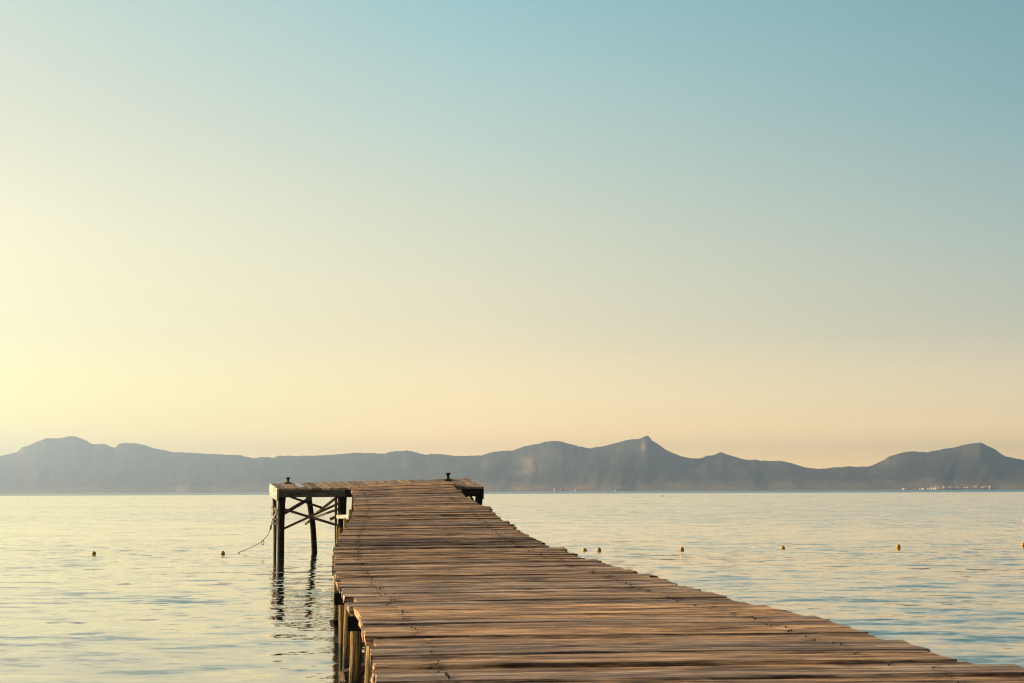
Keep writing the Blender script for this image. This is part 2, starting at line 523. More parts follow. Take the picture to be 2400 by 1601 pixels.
RIDGE = [(-1500, 1120), (-1100, 1095), (-800, 1100), (-500, 1080), (-300, 1088), (-120, 1082), (0, 1069), (20, 1063), (37, 1060), (48, 1049), (71, 1040.6), (102, 1027), (136, 1027), (150, 1024), (167, 1023), (177, 1023.6), (194, 1031), (214, 1041), (231, 1042), (242, 1039.5), (260, 1049), (270, 1049), (273.5, 1039.5), (289, 1038), (320, 1039.5), (340, 1044.6), (361, 1052), (378, 1053), (395, 1059.6), (449, 1061), (483, 1063.7), (558, 1066.4), (592, 1073.6), (612, 1072), (640, 1072.6), (650, 1068.5), (681, 1068.5), (740, 1068), (800, 1064), (834, 1061), (899, 1063.7), (916, 1058), (943, 1057), (949, 1054.5), (970, 1059), (994, 1065.8), (1011, 1063), (1045, 1065.8), (1079, 1069.5), (1127, 1067), (1161, 1058), (1201, 1056), (1225, 1046.7), (1256, 1041), (1283, 1034.4), (1310, 1033.4), (1331, 1039.5), (1358, 1047), (1382, 1050.8), (1423, 1043.6), (1467, 1032), (1504, 1027), (1513, 1022), (1517, 1020.8), (1522, 1022), (1525.5, 1031), (1538, 1037.9), (1559, 1053), (1583, 1064), (1600, 1071), (1620, 1074), (1644, 1073.6), (1656, 1068.5), (1668, 1067.8), (1689, 1059.6), (1712, 1068.5), (1736, 1074.6), (1763, 1078.7), (1770, 1077), (1780, 1079.4), (1838, 1081), (1862, 1088), (1889, 1096), (1923, 1099), (1944, 1096.7), (1991, 1093), (2035, 1094), (2063, 1082), (2086, 1069), (2110, 1062.7), (2137, 1058), (2172, 1060), (2206, 1053.8), (2240, 1048), (2274, 1039.5), (2301, 1037.9), (2318, 1046), (2335, 1055), (2359, 1071), (2383, 1075), (2400, 1077), (2480, 1085), (2600, 1100), (2800, 1090), (3000, 1110), (3300, 1100), (3600, 1120), (3900, 1125)]


def vnoise2(x, y, seed):
    """smooth value noise on arrays"""
    r = np.random.default_rng(seed).random((256, 256))
    xi, yi = np.floor(x).astype(int), np.floor(y).astype(int)
    fx, fy = x - xi, y - yi
    fx = fx * fx * (3 - 2 * fx); fy = fy * fy * (3 - 2 * fy)
    g = lambda a, b_: r[a % 256, b_ % 256]
    return (g(xi, yi) * (1 - fx) + g(xi + 1, yi) * fx) * (1 - fy) + (g(xi, yi + 1) * (1 - fx) + g(xi + 1, yi + 1) * fx) * fy


SHORE, CREST = 5600.0, 7200.0
rx = np.array([p[0] for p in RIDGE], float); ry = np.array([p[1] for p in RIDGE], float)
cols = np.arange(-1500, 3900, 4.0)
ridge_y = np.interp(cols, rx, ry)
ridge_y += (vnoise2(cols * 0.11, cols * 0, 3) - 0.5) * 1.6 + (vnoise2(cols * 0.3, cols * 0, 4) - 0.5) * 0.9


def far_factor(ci):
    """the coast on the left lies farther away than the one on the right"""
    q = np.clip((np.asarray(ci, float) - 150) / 1250, 0, 1)
    q = q * q * (3 - 2 * q)
    return 1.38 * (1 - q) + 1.0 * q


ridge_h = np.array([P(a, c_, CREST * float(far_factor(a))).z for a, c_ in zip(cols, ridge_y)])
ridge_h = np.maximum(ridge_h, 6)
rows = list(np.linspace(0, 1, 46)) + list(np.linspace(1.04, 1.9, 14))
wide = np.convolve(np.pad(ridge_h, 60, mode='edge'), np.ones(121) / 121, mode='valid')


def terrain(ci, t_):
    """height at column position ci (photo px) and depth fraction t_"""
    rh = np.interp(ci, cols, ridge_h); wd = np.interp(ci, cols, wide)
    tt = np.minimum(t_, 1.0)
    base = wd * 0.80 * tt ** 1.25
    w = tt ** 3
    h = base * (1 - w) + rh * w
    # spurs and gullies running downhill
    sp_ = 1 - np.abs(2 * vnoise2(ci * 0.012 + t_ * 1.0, t_ * 1.6, 21) - 1)
    sp2 = 1 - np.abs(2 * vnoise2(ci * 0.033 - t_ * 1.8, t_ * 3.4, 22) - 1)
    sp3 = vnoise2(ci * 0.16, t_ * 17.0, 23)
    amp = 4 * tt * (1 - tt)
    h = h + wd * amp * ((sp_ - 0.5) * 0.055 + (sp2 - 0.5) * 0.024 + (sp3 - 0.5) * 0.014)
    Z = SHORE + (CREST - SHORE) * t_
    cap_ = rh * Z / CREST - 2.0 * (1 - tt)
    h = np.where(t_ < 0.999, np.minimum(h, np.maximum(cap_, 1)), h)
    back = np.clip((t_ - 1.0) / 0.9, 0, 1)
    h = np.where(t_ > 1.0, rh * (1 - back) ** 1.3 * (1 + 0.1 * (sp2 - 0.5)), h)
    return np.maximum(h, np.minimum(tt * 60, 3.0)) - 0.8 * (t_ < 0.001)


verts, grid = [], []
for t_ in rows:
    Z = SHORE + (CREST - SHORE) * t_
    hh = terrain(cols, np.full_like(cols, t_))
    xs = (cols - 1200) / FPX * Z * 0.9956 * far_factor(cols)
    yy = (Z + (vnoise2(cols * 0.02, cols * 0 + 5, 31) - 0.5) * 160 * (1 - min(t_, 1))) * far_factor(cols)
    verts.append(np.stack([xs, yy, hh if t_ < 1.89 else hh * 0 - 0.5], axis=1))
V = np.concatenate(verts)
nC, nR = len(cols), len(rows)
# bare rock faces at their places on the slopes
app_y = 1151.5 - (V[:, 2] - CAM_H) / V[:, 1] * FPX
app_x = np.tile(cols, len(rows))
rock = np.zeros(len(V))
for (cx_, cy_, wx_, wy_, a_) in ((1243, 1083, 20, 17, 1.0), (1262, 1100, 22, 9, 0.6), (1225, 1108, 26, 7, 0.4), (1508, 1049, 5, 10, 1.2), (1485, 1052, 22, 14, 0.4), (1452, 1058, 6, 5, .8), (1292, 1062, 30, 12, 0.3),
                                 (2285, 1062, 34, 16, 0.4), (2090, 1085, 26, 12, 0.3), (50, 1050, 14, 14, .5), (945, 1092, 12, 9, .35), (1135, 1085, 7, 9, .4), (2360, 1090, 22, 7, .35)):
    rock += a_ * np.exp(-((app_x - cx_) / wx_) ** 2 - ((app_y - cy_) / wy_) ** 2) * (app_y < 1300)
rock *= 0.55 + 0.9 * vnoise2(app_x * 0.22, app_y * 0.16, 41)
faces = [[r * nC + c_, r * nC + c_ + 1, (r + 1) * nC + c_ + 1, (r + 1) * nC + c_] for r in range(nR - 1) for c_ in range(nC - 1)]
me = bpy.data.meshes.new('mountains')
me.from_pydata(V.tolist(), [], faces)
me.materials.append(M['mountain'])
me.polygons.foreach_set("use_smooth", [True] * len(me.polygons))
ra = me.attributes.new('rock', 'FLOAT', 'POINT'); ra.data.foreach_set('value', rock.astype(np.float32))
mo = bpy.data.objects.new('mountains', me)
scene.collection.objects.link(mo)
tag(mo, kind='structure')


def ground_at(px, t_):
    h = float(terrain(np.array([px]), np.array([t_]))[0])
    Z = SHORE + (CREST - SHORE) * t_
    y = Z + float((vnoise2(np.array([px]) * 0.02, np.array([5.0]), 31)[0] - 0.5) * 160 * (1 - min(t_, 1)))
    df = float(far_factor(px))
    return Vector(((px - 1200) / FPX * Z * 0.9956 * df, y * df, h))


# ------------------------------------------------------------------ far houses
def house_mb(w, d, h, roof, gable, win):
    mb = MB()
    def box(x0, x1, y0, y1, z0, z1, mi):
        vs = [(x0, y0, z0), (x1, y0, z0), (x1, y1, z0), (x0, y1, z0), (x0, y0, z1), (x1, y0, z1), (x1, y1, z1), (x0, y1, z1)]
        fs = [[0, 3, 2, 1], [4, 5, 6, 7], [0, 1, 5, 4], [1, 2, 6, 5], [2, 3, 7, 6], [3, 0, 4, 7]]
        mb.add(vs, fs, [[(0, 0)] * 4] * 6, mi)
    box(-w / 2, w / 2, -d / 2, d / 2, -4, h, 0)
    if gable:
        e = 0.4
        vs = [(-w / 2 - e, -d / 2 - e, h + .01), (w / 2 + e, -d / 2 - e, h + .01), (w / 2 + e, d / 2 + e, h + .01), (-w / 2 - e, d / 2 + e, h + .01), (-w / 2 - e, 0, h + roof), (w / 2 + e, 0, h + roof)]
        mb.add(vs, [[0, 1, 5, 4], [2, 3, 4, 5], [0, 4, 3], [1, 2, 5], [0, 3, 2, 1]], [[(0, 0)] * 4, [(0, 0)] * 4, [(0, 0)] * 3, [(0, 0)] * 3, [(0, 0)] * 4], 1)
    else:
        box(-w / 2 - .15, w / 2 + .15, -d / 2 - .15, d / 2 + .15, h + .01, h + 0.5, 0)
    if win:
        nz = int(h // 3); nx = int(w // 2.6)
        for a in range(nz):
            for k in range(nx):
                x = -w / 2 + (k + 0.5) * w / nx
                box(x - .5, x + .5, -d / 2 - .05, -d / 2 + .05, a * 3 + 1, a * 3 + 2.3, 2)
                if k < d // 2.6:
                    y = -d / 2 + (k + .5) * d / max(1, d // 2.6)
                    box(-w / 2 - .05, -w / 2 + .05, y - .5, y + .5, a * 3 + 1, a * 3 + 2.3, 2)
    return mb


def make_house(loc, w, d, h, gable, wall, rot, label, group):
    mb = house_mb(w, d, h, 1.8, gable, True)
    o = mb.build('house', [wall, M['roof'], M['glass']], origin=(0, 0, 0))
    o.location = loc
    o.rotation_euler.z = rot
    tag(o, label, 'house', group)
    return o


random.seed(5)
n_h = 0
px = 2126.0
while px < 2336:
    f = (px - 2126) / 210
    tiers = 1 if f < 0.25 else (2 if f < 0.75 else 3)
    for k in range(tiers):
        if random.random() < (0.06 if k == 0 else 0.25):
            continue
        t_ = 0.022 + k * 0.028 + random.uniform(0, 0.01) + 0.012 * f
        g = ground_at(px + random.uniform(-1, 1), t_)
        if f < 0.25:
            hh = random.uniform(3.2, 5)
        else:
            hh = random.choice([4, 6, 6.5, 7, 9.5])
        wd_ = random.uniform(5, 10)
        gb_ = random.random() < 0.5
        cream = random.random() < 0.6
        lab = '%s %s house with %s roof in the %s row of the far village' % (
            'wide' if wd_ > 7.5 else 'narrow', 'cream' if cream else 'peach', 'red pitched' if gb_ else 'flat',
            ('shore', 'middle', 'top')[k])
        make_house(g, wd_, random.uniform(5, 8), hh, gb_, M['wall'] if cream else M['wall2'],
                   math.radians(random.uniform(10, 36)), lab, 'houses of the village on the far right shore, ' + lab.split(' in the ')[0])
        n_h += 1
    px += random.uniform(2.0, 3.8)
for px, w_, h_, lab in ((1300, 7, 10, 'pale upright building alone on the shore right of the platform, leftmost of four'), (1316.5, 10, 7, 'pale building on the far shore, second from left of four under the central mountain'),
                    (1351, 9, 6, 'pale building on the far shore, third from left of four under the central mountain'), (1442, 12, 4, 'low pale building on the far shore, rightmost of four under the central mountain')):
    make_house(ground_at(px, 0.02), w_, 7, h_, False, M['wall2'], math.radians(24), lab, 'pale buildings at the foot of the central mountain')

# ------------------------------------------------------------------ jetty
#        y    left  right  depth (m)
EDGE = [(1601, 880, 2462, 5.08), (1563, 878, 2322, 5.59), (1525, 869, 2187, 6.16), (1490, 859, 2058, 6.81), (1456, 852, 1935, 7.55),
        (1439, 836, 1862, 7.97), (1411, 812, 1753, 8.68), (1391, 801, 1676, 9.33), (1358, 790, 1548, 10.77), (1333, 784, 1452, 12.2),
        (1293, 783, 1320, 15.2), (1276, 786, 1278, 16.6), (1248, 801, 1217, 19.6), (1217, 821, 1176, 23.0), (1192, 833, 1146, 26.2),
        (1166, 831, 1094, 30.0), (1135, 817, 1052, 32.75)]
eZ, eL, eR = [], [], []
ey = [e[0] for e in EDGE][::-1]; el_ = [e[1] for e in EDGE][::-1]; er_ = [e[2] for e in EDGE][::-1]
for y_, l_, r_, z_ in EDGE:
    mid_ = (l_ + r_) / 2
    if z_ > 32:
        eL.append(P(l_, y_ + 4.5, z_)); eR.append(P(r_, y_ - 4.5, z_)); eZ.append(z_)
        continue
    sl = 0.012 if z_ < 29 else 0.02
    yl = y_ + sl * (mid_ - l_)
    yr = y_ - sl * (r_ - mid_)
    yr = y_ - sl * (float(np.interp(yr, ey, er_)) - mid_)
    eZ.append(z_); eL.append(P(float(np.interp(yl, ey, el_)), yl, z_)); eR.append(P(float(np.interp(yr, ey, er_)), yr, z_))
# continue the walkway towards and past the camera
dL = (eL[2] - eL[0]) / (eZ[2] - eZ[0]); dR = (eR[3] - eR[0]) / (eZ[3] - eZ[0])
dR.z = dL.z = 0.0
for zz in (2.0, -2.0):
    k = zz - eZ[0] if len(eZ) == len(EDGE) else zz - eZ[0]
    eL.insert(0, eL[0] + dL * (zz - eZ[0])); eR.insert(0, eR[0] + dR * (zz - eZ[0])); eZ.insert(0, zz)
eZa = np.array(eZ)


def edge(tab, z):
    return Vector([float(np.interp(z, eZa, [p[i] for p in tab])) for i in range(3)])


random.seed(21)
jetty = empty('jetty', (edge(eL, 20).lerp(edge(eR, 20), .5).x, 16, 0))
tag(jetty, 'long narrow walkway of weathered brown planks running out over the sea', 'jetty')
deck = MB(); across = []
nails = MB()
z = -1.9
Zend = 32.68
while z < Zend:
    w = random.choice([0.22, 0.25, 0.27, 0.28, 0.30, 0.32, 0.20, 0.34])
    gap = random.choice([0.008, 0.01, 0.014, 0.018, 0.024, 0.032])
    zc = z + w / 2
    L, R = edge(eL, zc), edge(eR, zc)
    jl = random.gauss(0, 0.014); jr = random.gauss(0, 0.016)
    if random.random() < 0.07: jr += 0.07
    if random.random() < 0.06: jl += 0.05
    for zz_, ex in ((7.62, 0.035), (26.4, 0.10), (18.6, .04), (11.6, 0.04)):
        if abs(zc - zz_) < w / 2 + gap / 2: jr = ex
    A = (R - L).normalized()
    L2 = L + A * jl; R2 = R + A * jr
    Ln = (R2 - L2).length
    C0, C1 = edge(eL, zc - 0.2).lerp(edge(eR, zc - .2), .5), edge(eL, zc + 0.2).lerp(edge(eR, zc + .2), .5)
    F = (C1 - C0); F = (F - A * F.dot(A)).normalized()
    U = A.cross(F).normalized()
    eLd = edge(eL, zc + .3) - edge(eL, zc - .3); eRd = edge(eR, zc + .3) - edge(eR, zc - .3)
    shL, shR = eLd.dot(A) / eLd.dot(F), eRd.dot(A) / eRd.dot(F)
    roll = random.gauss(0, 0.014)
    skew = random.gauss(0, 0.004)
    dz = max(-0.011, min(0.011, random.gauss(0, 0.0075)))
    th = random.uniform(0.038, 0.05)
    cup = random.uniform(0.003, 0.010)
    n = 18
    ph = [random.uniform(0, 6.28) for _ in range(6)]
    rings, us = [], []
    for k in range(n + 1):
        s = k / n
        wl = w * (1 + 0.012 * math.sin(s * 9 + ph[0]) + 0.014 * math.sin(s * 23 + ph[1]))
        bow = 0.003 * math.sin(s * 4 + ph[2]) + 0.0012 * math.sin(s * 11 + ph[3])
        lift = 0.003 * math.sin(s * 4 + ph[4]) + 0.0007 * math.sin(s * 17 + ph[5])
        tw = roll + 0.006 * math.sin(s * 3.3 + ph[1])
        c_ = L2 + A * (Ln * s) + F * (bow + skew * (s - 0.5) * Ln) + U * (lift + dz)
        prof = []
        for q in (-0.5, -0.475, -0.36, -0.2, 0.0, 0.2, 0.36, 0.475, 0.5):
            zt = cup * (2 * q) ** 2 - cup * 0.5
            if abs(q) > 0.49: zt -= 0.006
            prof.append((q * wl, zt))
        prof += [(0.49 * wl, -th), (-0.49 * wl, -th)]
        er = 1.0
        jag = 0.0
        if k in (0, n):
            c_ = c_ + A * random.uniform(-0.006, 0.006)
        ring = []
        for x_, zt in prof:
            p = c_ + F * (x_ * math.cos(tw) - zt * math.sin(tw)) + U * (zt * math.cos(tw) + x_ * math.sin(tw))
            if k in (0, n):
                p = p + A * (random.uniform(-0.006, 0.006) + x_ * (shL if k == 0 else shR))
            ring.append(p)
        rings.append(ring)
        us.append(Ln * s)
    nv0 = len(deck.v)
    deck.sweep([r[::-1] for r in rings], us)
    for k in range(n + 1):
        across.extend([k / n] * len(rings[0]))
    # nail heads, two or three in each row
    for fr in (0.105, 0.855):
        for q in random.sample((-0.36, -0.2, -0.05, 0.12, 0.28, 0.38), random.choice((2, 2, 3))):
            s = fr + random.gauss(0, 0.004) + 0.006 * math.sin(zc * 1.3)
            kk = min(n, max(0, int(round(s * n))))
            c_ = L2 + A * (Ln * s) + F * (q * w) + U * (cup * (2 * q) ** 2 - cup * .5 + dz + 0.003)
            r_ = random.uniform(0.0035, 0.0055)
            ring = lambda rr, hh_: [c_ + A * math.cos(a * math.pi / 4) * rr + F * math.sin(a * math.pi / 4) * rr + U * hh_ for a in range(8)]
            nails.sweep([ring(r_, -0.012), ring(r_, 0.0), ring(r_ * .6, 0.003)], [0, .01, .012])
    z += w + gap
dk = deck.build('deck', M['deck'], jetty)
at = dk.data.attributes.new('across', 'FLOAT', 'POINT')
at.data.foreach_set('value', across)
nl = nails.build('nails', M['nail'], jetty); nl['kind'] = 'stuff'


# stringers under the planks, following the walkway
for fr in (0.105, 0.48, 0.855):
    mb = MB()
    zs = np.arange(-1.8, 31.8, 0.8)
    rings, us, L_ = [], [], 0
    prev = None
    for zz in zs:
        c_ = edge(eL, zz).lerp(edge(eR, zz), fr) - Vector((0, 0, 0.05))
        if prev is not None: L_ += (c_ - prev).length
        prev = c_
        rings.append([c_ + Vector((-.045, 0, 0)), c_ + Vector((.045, 0, 0)), c_ + Vector((.045, 0, -.15)), c_ + Vector((-.045, 0, -.15))])
        us.append(L_)
    mb.sweep([r for r in rings], us)
    mb.build('stringer', M['brace'], jetty)


def jetty_pile(px_top, py_top, px_bot, Z, r, mat='pole', Zb=None):
    Zb = Zb or Z
    b_ = on_water(px_bot, Zb)
    top = P(px_top, py_top, Z)
    dk_ = edge(eL, Z).z - 0.06
    top = b_ + (top - b_) * ((dk_ - b_.z) / (top.z - b_.z))
    under = b_ - (top - b_).normalized() * 0.9
    mb = MB()
    mb.pole([under, b_, b_.lerp(top, 0.5) + Vector((random.uniform(-.01, .01), 0, 0)), top], [r * 1.08, r * 1.05, r, r * 0.93])
    return mb.build('piling', M[mat], jetty, smooth=True)


random.seed(3)
jetty_pile(804.5, 1408, 801.5, 12.3, 0.034)
jetty_pile(819, 1436, 813.5, 11.6, 0.030)
jetty_pile(831, 1448, 829, 10.4, 0.044)
jetty_pile(874, 1580, 872, 7.6, 0.040)
jetty_pile(905, 1600, 905, 5.9, 0.034)
for px_, Z_, r_ in ((790, 15.6, .03), (797, 18.6, .028), (790.5, 22.5, .028), (797, 22.0, .026), (808, 24.2, .05), (817, 27.2, .032), (822, 26.0, .03), (820, 31.0, .03)):
    jetty_pile(px_ + 1, 1300, px_, Z_, r_)
# right-hand and middle rows (seen under the deck and in side views)
for zz in (1.5, 4.2, 7.2, 10.2, 13.2, 16.2, 19.2, 22.2, 25.2, 28.2, 31.2):
    for fr, rr in ((0.5, .04), (0.93, .04)):
        p = edge(eL, zz).lerp(edge(eR, zz), fr)
        mb = MB(); mb.pole([Vector((p.x, p.y, -0.9)), Vector((p.x, p.y, 0)), Vector((p.x, p.y, p.z - 0.06))], [rr * 1.05, rr, rr * .95])
        mb.build('piling', M['pole'], jetty, smooth=True)
for zz, fr in ((8.2, .2), (9.4, .28), (10.8, .16), (12.9, .14), (14.2, .2), (15.4, .26), (13.5, .06), (11.2, .22), (7.9, .12)):  # extra dark pilings added to blacken the gap under the deck
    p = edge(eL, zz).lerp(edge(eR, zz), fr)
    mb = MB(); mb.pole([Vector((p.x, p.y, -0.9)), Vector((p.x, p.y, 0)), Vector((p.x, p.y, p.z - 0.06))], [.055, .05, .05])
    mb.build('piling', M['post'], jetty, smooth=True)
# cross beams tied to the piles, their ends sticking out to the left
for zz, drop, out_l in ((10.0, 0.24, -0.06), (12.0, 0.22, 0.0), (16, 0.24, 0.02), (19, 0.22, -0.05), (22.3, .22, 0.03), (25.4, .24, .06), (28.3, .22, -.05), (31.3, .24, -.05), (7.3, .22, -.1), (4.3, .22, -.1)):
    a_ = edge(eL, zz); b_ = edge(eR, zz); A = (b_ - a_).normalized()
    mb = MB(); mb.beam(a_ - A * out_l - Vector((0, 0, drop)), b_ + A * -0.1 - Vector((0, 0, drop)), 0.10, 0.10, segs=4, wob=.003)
    mb.build('cross_beam', M['post'], jetty)  # under-deck shade put into the beam colour
# brace ends sticking out left of the three near pilings (photo left of the walkway)
for (x0, y0, x1, y1, h_, Z_) in ((797, 1426.5, 830, 1424, 15, 12.7), (778, 1462.5, 830, 1447, 15, 12.5), (789, 1500, 826, 1478, 14, 12.6), (801, 1586, 850, 1570, 22, 10.7)):
    mb = MB(); a_ = P(x0, y0, Z_); b_ = P(x1, y1, Z_ + 0.1)
    mb.beam(a_, b_ + (b_ - a_) * 4.0, 0.09, h_ / FPX * Z_, segs=3)
    mb.build('brace', M['brace'] if Z_ < 11 else M['post'], jetty)  # farther ends near black, their shade put into the colour
# diagonal brace in the shade under the deck
for zz in (10.2, 13.2, 16.2, 22.2):
    a_ = edge(eL, zz); b_ = edge(eR, zz)
    mb = MB(); mb.beam(a_.lerp(b_, .06) - Vector((0, -.08, .2)), Vector((b_.x - .1, b_.y + .08, .12)), 0.05, 0.1)
    mb.build('brace', M['brace'], jetty)
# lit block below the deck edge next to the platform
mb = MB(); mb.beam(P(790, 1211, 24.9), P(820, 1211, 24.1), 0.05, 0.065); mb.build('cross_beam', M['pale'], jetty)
mb = MB(); mb.beam(P(774, 1217.5, 24.9), P(800, 1205, 24.9), 0.09, 0.05); mb.build('brace', M['brace'], jetty)
# metal strips nailed on the deck
for (x0, x1, y_, Z_) in ((1004, 1040, 1211.5, 23.6), (859, 893, 1213.5, 23.6)):
    pass
for zz, f0, f1 in ((23.75, 0.51, 0.615), (23.7, 0.10, 0.19)):
    a_ = edge(eL, zz).lerp(edge(eR, zz), f0) + Vector((0, 0, .017)); b_ = edge(eL, zz).lerp(edge(eR, zz), f1) + Vector((0, .02, .017))
    mb = MB(); mb.beam(a_, b_, 0.05, 0.012, ch=.002)
    o = mb.build('metal_strip', M['strip'], jetty)

# ------------------------------------------------------------------ landing platform at the end
FL, FR_ = P(652.6, 1145.5, 33.6), P(1134, 1141.3, 32.1)
BL, BR = P(635, 1133.4, 36.2), P(1099, 1121.5, 34.7)
plat = empty('landing_platform', ((FL + BR) / 2).xy.to_3d())
tag(plat, 'tilted square timber platform on tall dark posts at the jetty end', 'platform')
random.seed(9)
bd = MB()
nb_ = 23
for i in range(nb_):
    f0, f1 = i / nb_, (i + 1) / nb_
    g = 0.0013
    a0, a1 = FL.lerp(FR_, f0 + g), FL.lerp(FR_, f1 - g)
    b0, b1 = BL.lerp(BR, f0 + g), BL.lerp(BR, f1 - g)
    e0 = random.uniform(-.02, .03); dz = random.gauss(0, .0015)
    ca, cb = (a0 + a1) / 2, (b0 + b1) / 2
    D = (cb - ca).normalized()
    N = (a1 - a0).cross(D).normalized()
    rings, us = [], []
    wdt = (a1 - a0).length
    for k in range(7):
        s = k / 6
        q0 = a0.lerp(b0, s); q1 = a1.lerp(b1, s)
        if k == 0: q0 = q0 - D * e0; q1 = q1 - D * e0
        if k == 6: q0 = q0 + D * random.uniform(-.02, .04); q1 = q1 + D * random.uniform(-.02, .04)
        up_ = N * (dz + 0.003 * math.sin(s * 5 + i))
        prof = []
        for q in (0, .03, .25, .5, .75, .97, 1):
            prof.append(q0.lerp(q1, q) + up_ + N * (0.005 * (2 * q - 1) ** 2 - (0.006 if q in (0, 1) else 0)))
        prof += [q1 + up_ - N * .045, q0 + up_ - N * .045]
        rings.append(prof); us.append(s * 2.8)
    bd.sweep(rings, us)
bd.build('deck', M['platform'], plat)


def off(p, dx=0, dy=0, dz=0):
    return p + Vector((dx, dy, dz))


# beams round the edge
XA = (FR_ - FL).normalized(); YA = (BL - FL).normalized()
mb = MB(); mb.beam(FL + XA * .035 + YA * .06 + Vector((0, 0, -.128)), FL.lerp(FR_, .34) + YA * .06 + Vector((0, 0, -.128)), .09, .16, segs=3); mb.build('edge_beam', M['rim'], plat)
mb = MB(); mb.beam(FL.lerp(FR_, .345) + YA * .07 + Vector((0, 0, -.13)), FR_ - XA * .06 + YA * .07 + Vector((0, 0, -.13)), .09, .17, segs=3); mb.build('edge_beam', M['post'], plat)
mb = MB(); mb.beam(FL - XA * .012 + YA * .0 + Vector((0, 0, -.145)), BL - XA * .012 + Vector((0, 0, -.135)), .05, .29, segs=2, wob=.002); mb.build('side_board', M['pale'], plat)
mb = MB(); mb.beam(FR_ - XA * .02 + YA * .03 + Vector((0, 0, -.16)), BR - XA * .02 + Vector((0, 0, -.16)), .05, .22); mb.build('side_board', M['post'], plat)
mb = MB(); mb.beam(BL + XA * .05 - YA * .06 + Vector((0, 0, -.13)), BR - XA * .06 - YA * .06 + Vector((0, 0, -.13)), .09, .16); mb.build('edge_beam', M['brace'], plat)
for f_ in (0.25, 0.5, .75):
    mb = MB(); mb.beam(FL.lerp(BL, f_) + XA * .05 + Vector((0, 0, -.11)), FR_.lerp(BR, f_) - XA * .06 + Vector((0, 0, -.11)), .07, .12); mb.build('joist', M['brace'], plat)


def post(top, bot_px, Zb, r0, r1, mat='post', mids=()):
    b_ = on_water(bot_px, Zb)
    pts = [b_ + (b_ - top).normalized() * 1.0, b_] + list(mids)[::-1] + [top]
    pts = [b_ - (top - b_).normalized() * 1.0, b_] + [m_ for m_ in mids] + [top]
    mb = MB()
    rr = [r1 * 1.05] + [r1] + [(r0 + r1) / 2] * len(mids) + [r0]
    mb.pole(pts, rr, n=16, wob=.03)
    return mb.build('post', M[mat], plat, smooth=True)


post(P(663, 1160, 33.85), 656.5, 33.8, .092, .083)
post(P(643.5, 1164, 35.3), 643.5, 34.6, .05, .038, 'brace')
post(P(723.5, 1158, 35.8), 735.5, 36.6, .072, .072, 'post', mids=[P(731.5, 1230, 36.3)])
post(P(788.5, 1160, 33.3), 787.5, 33.4, .030, .03, 'brace')
post(P(805, 1155, 33.4), 803, 33.4, .085, .085)
post(P(797.5, 1155, 34.6), 796, 34.6, .045, .045, 'brace')
post(P(1122, 1152, 32.35), 1116, 32.3, .088, .085)
post(P(1090, 1135, 34.6), 1092, 34.6, .08, .08)
post(P(960, 1150, 33.2), 958, 33.3, .085, .085)


def brace(x0, y0, Z0, x1, y1, Z1, h_, w_=.045, mat='brace'):
    mb = MB(); a_, b_ = P(x0, y0, Z0), P(x1, y1, Z1)
    mb.beam(a_, b_, w_, h_ * Z0 / FPX, segs=3, wob=.003)
    return mb.build('brace', M[mat], plat)


brace(668, 1202, 33.95, 729, 1166, 35.9, 7.5, .05)
brace(668, 1194, 33.75, 793, 1232, 33.45, 5.6)
brace(664, 1239.5, 33.95, 810, 1172.5, 34.2, 5.4, .05, 'pole')
brace(744, 1201, 36.0, 790, 1165, 33.6, 5)
brace(682, 1165, 35.5, 760, 1192, 35.3, 5)
brace(735, 1213, 36.0, 792, 1194, 34.7, 4.5)
brace(716, 1228, 36.7, 724, 1222, 36.4, 5)
brace(1097, 1155, 33.8, 1112, 1180, 32.9, 5, .05, 'pole')
brace(1128, 1155, 32.4, 1127, 1184, 32.4, 6, .06, 'post')

# bollards
def bollard(base, s=1.0):
    pm = MB(); pm.lathe(base, [(0.001, 0), (.105 * s, 0), (.108 * s, .018 * s), (.10 * s, .028 * s), (.055 * s, .034 * s), (.001, .036 * s)], 20)
    o = pm.build('bollard', M['iron'], plat)
    st = MB(); st.lathe(base, [(.055 * s, .03 * s), (.040 * s, .05 * s), (.034 * s, .08 * s), (.036 * s, .125 * s), (.050 * s, .142 * s)], 20)
    st.build('stem', M['iron'], o, smooth=True)
    cp = MB(); cp.lathe(base, [(.03 * s, .138 * s), (.062 * s, .142 * s), (.068 * s, .152 * s), (.066 * s, .166 * s), (.05 * s, .172 * s), (.001, .174 * s)], 20)
    cp.build('cap', M['iron'], o)
    for k in range(4):
        bt = MB()
        a = k * math.pi / 2 + .5
        bt.lathe(base + Vector((math.cos(a) * .08 * s, math.sin(a) * .08 * s, .02 * s)), [(.014, 0), (.014, .025), (.001, .027)], 6)
        bt.build('bolt', M['iron'], o)
    return o


def plat_pt(fx, fy):
    return FL.lerp(FR_, fx).lerp(BL.lerp(BR, fx), fy)


bl = bollard(plat_pt(0.085, 0.90) + Vector((0, 0, 0.0)), 0.92); bl['label'] = 'small black mooring bollard above the left end of the platform'
br = bollard(plat_pt(0.885, 0.80) + Vector((0, 0, 0.0)), 1.08); br['label'] = 'larger black mooring bollard on the right end of the platform'
# grey metal patch screwed over the third board
mb = MB()
a_, b_ = plat_pt(.13, .15), plat_pt(.13, .82)
mb.beam(a_ + Vector((0, 0, .013)), b_ + Vector((0, 0, .013)), .13, .008, ch=.002); mb.build('metal_strip', M['strip'], plat)

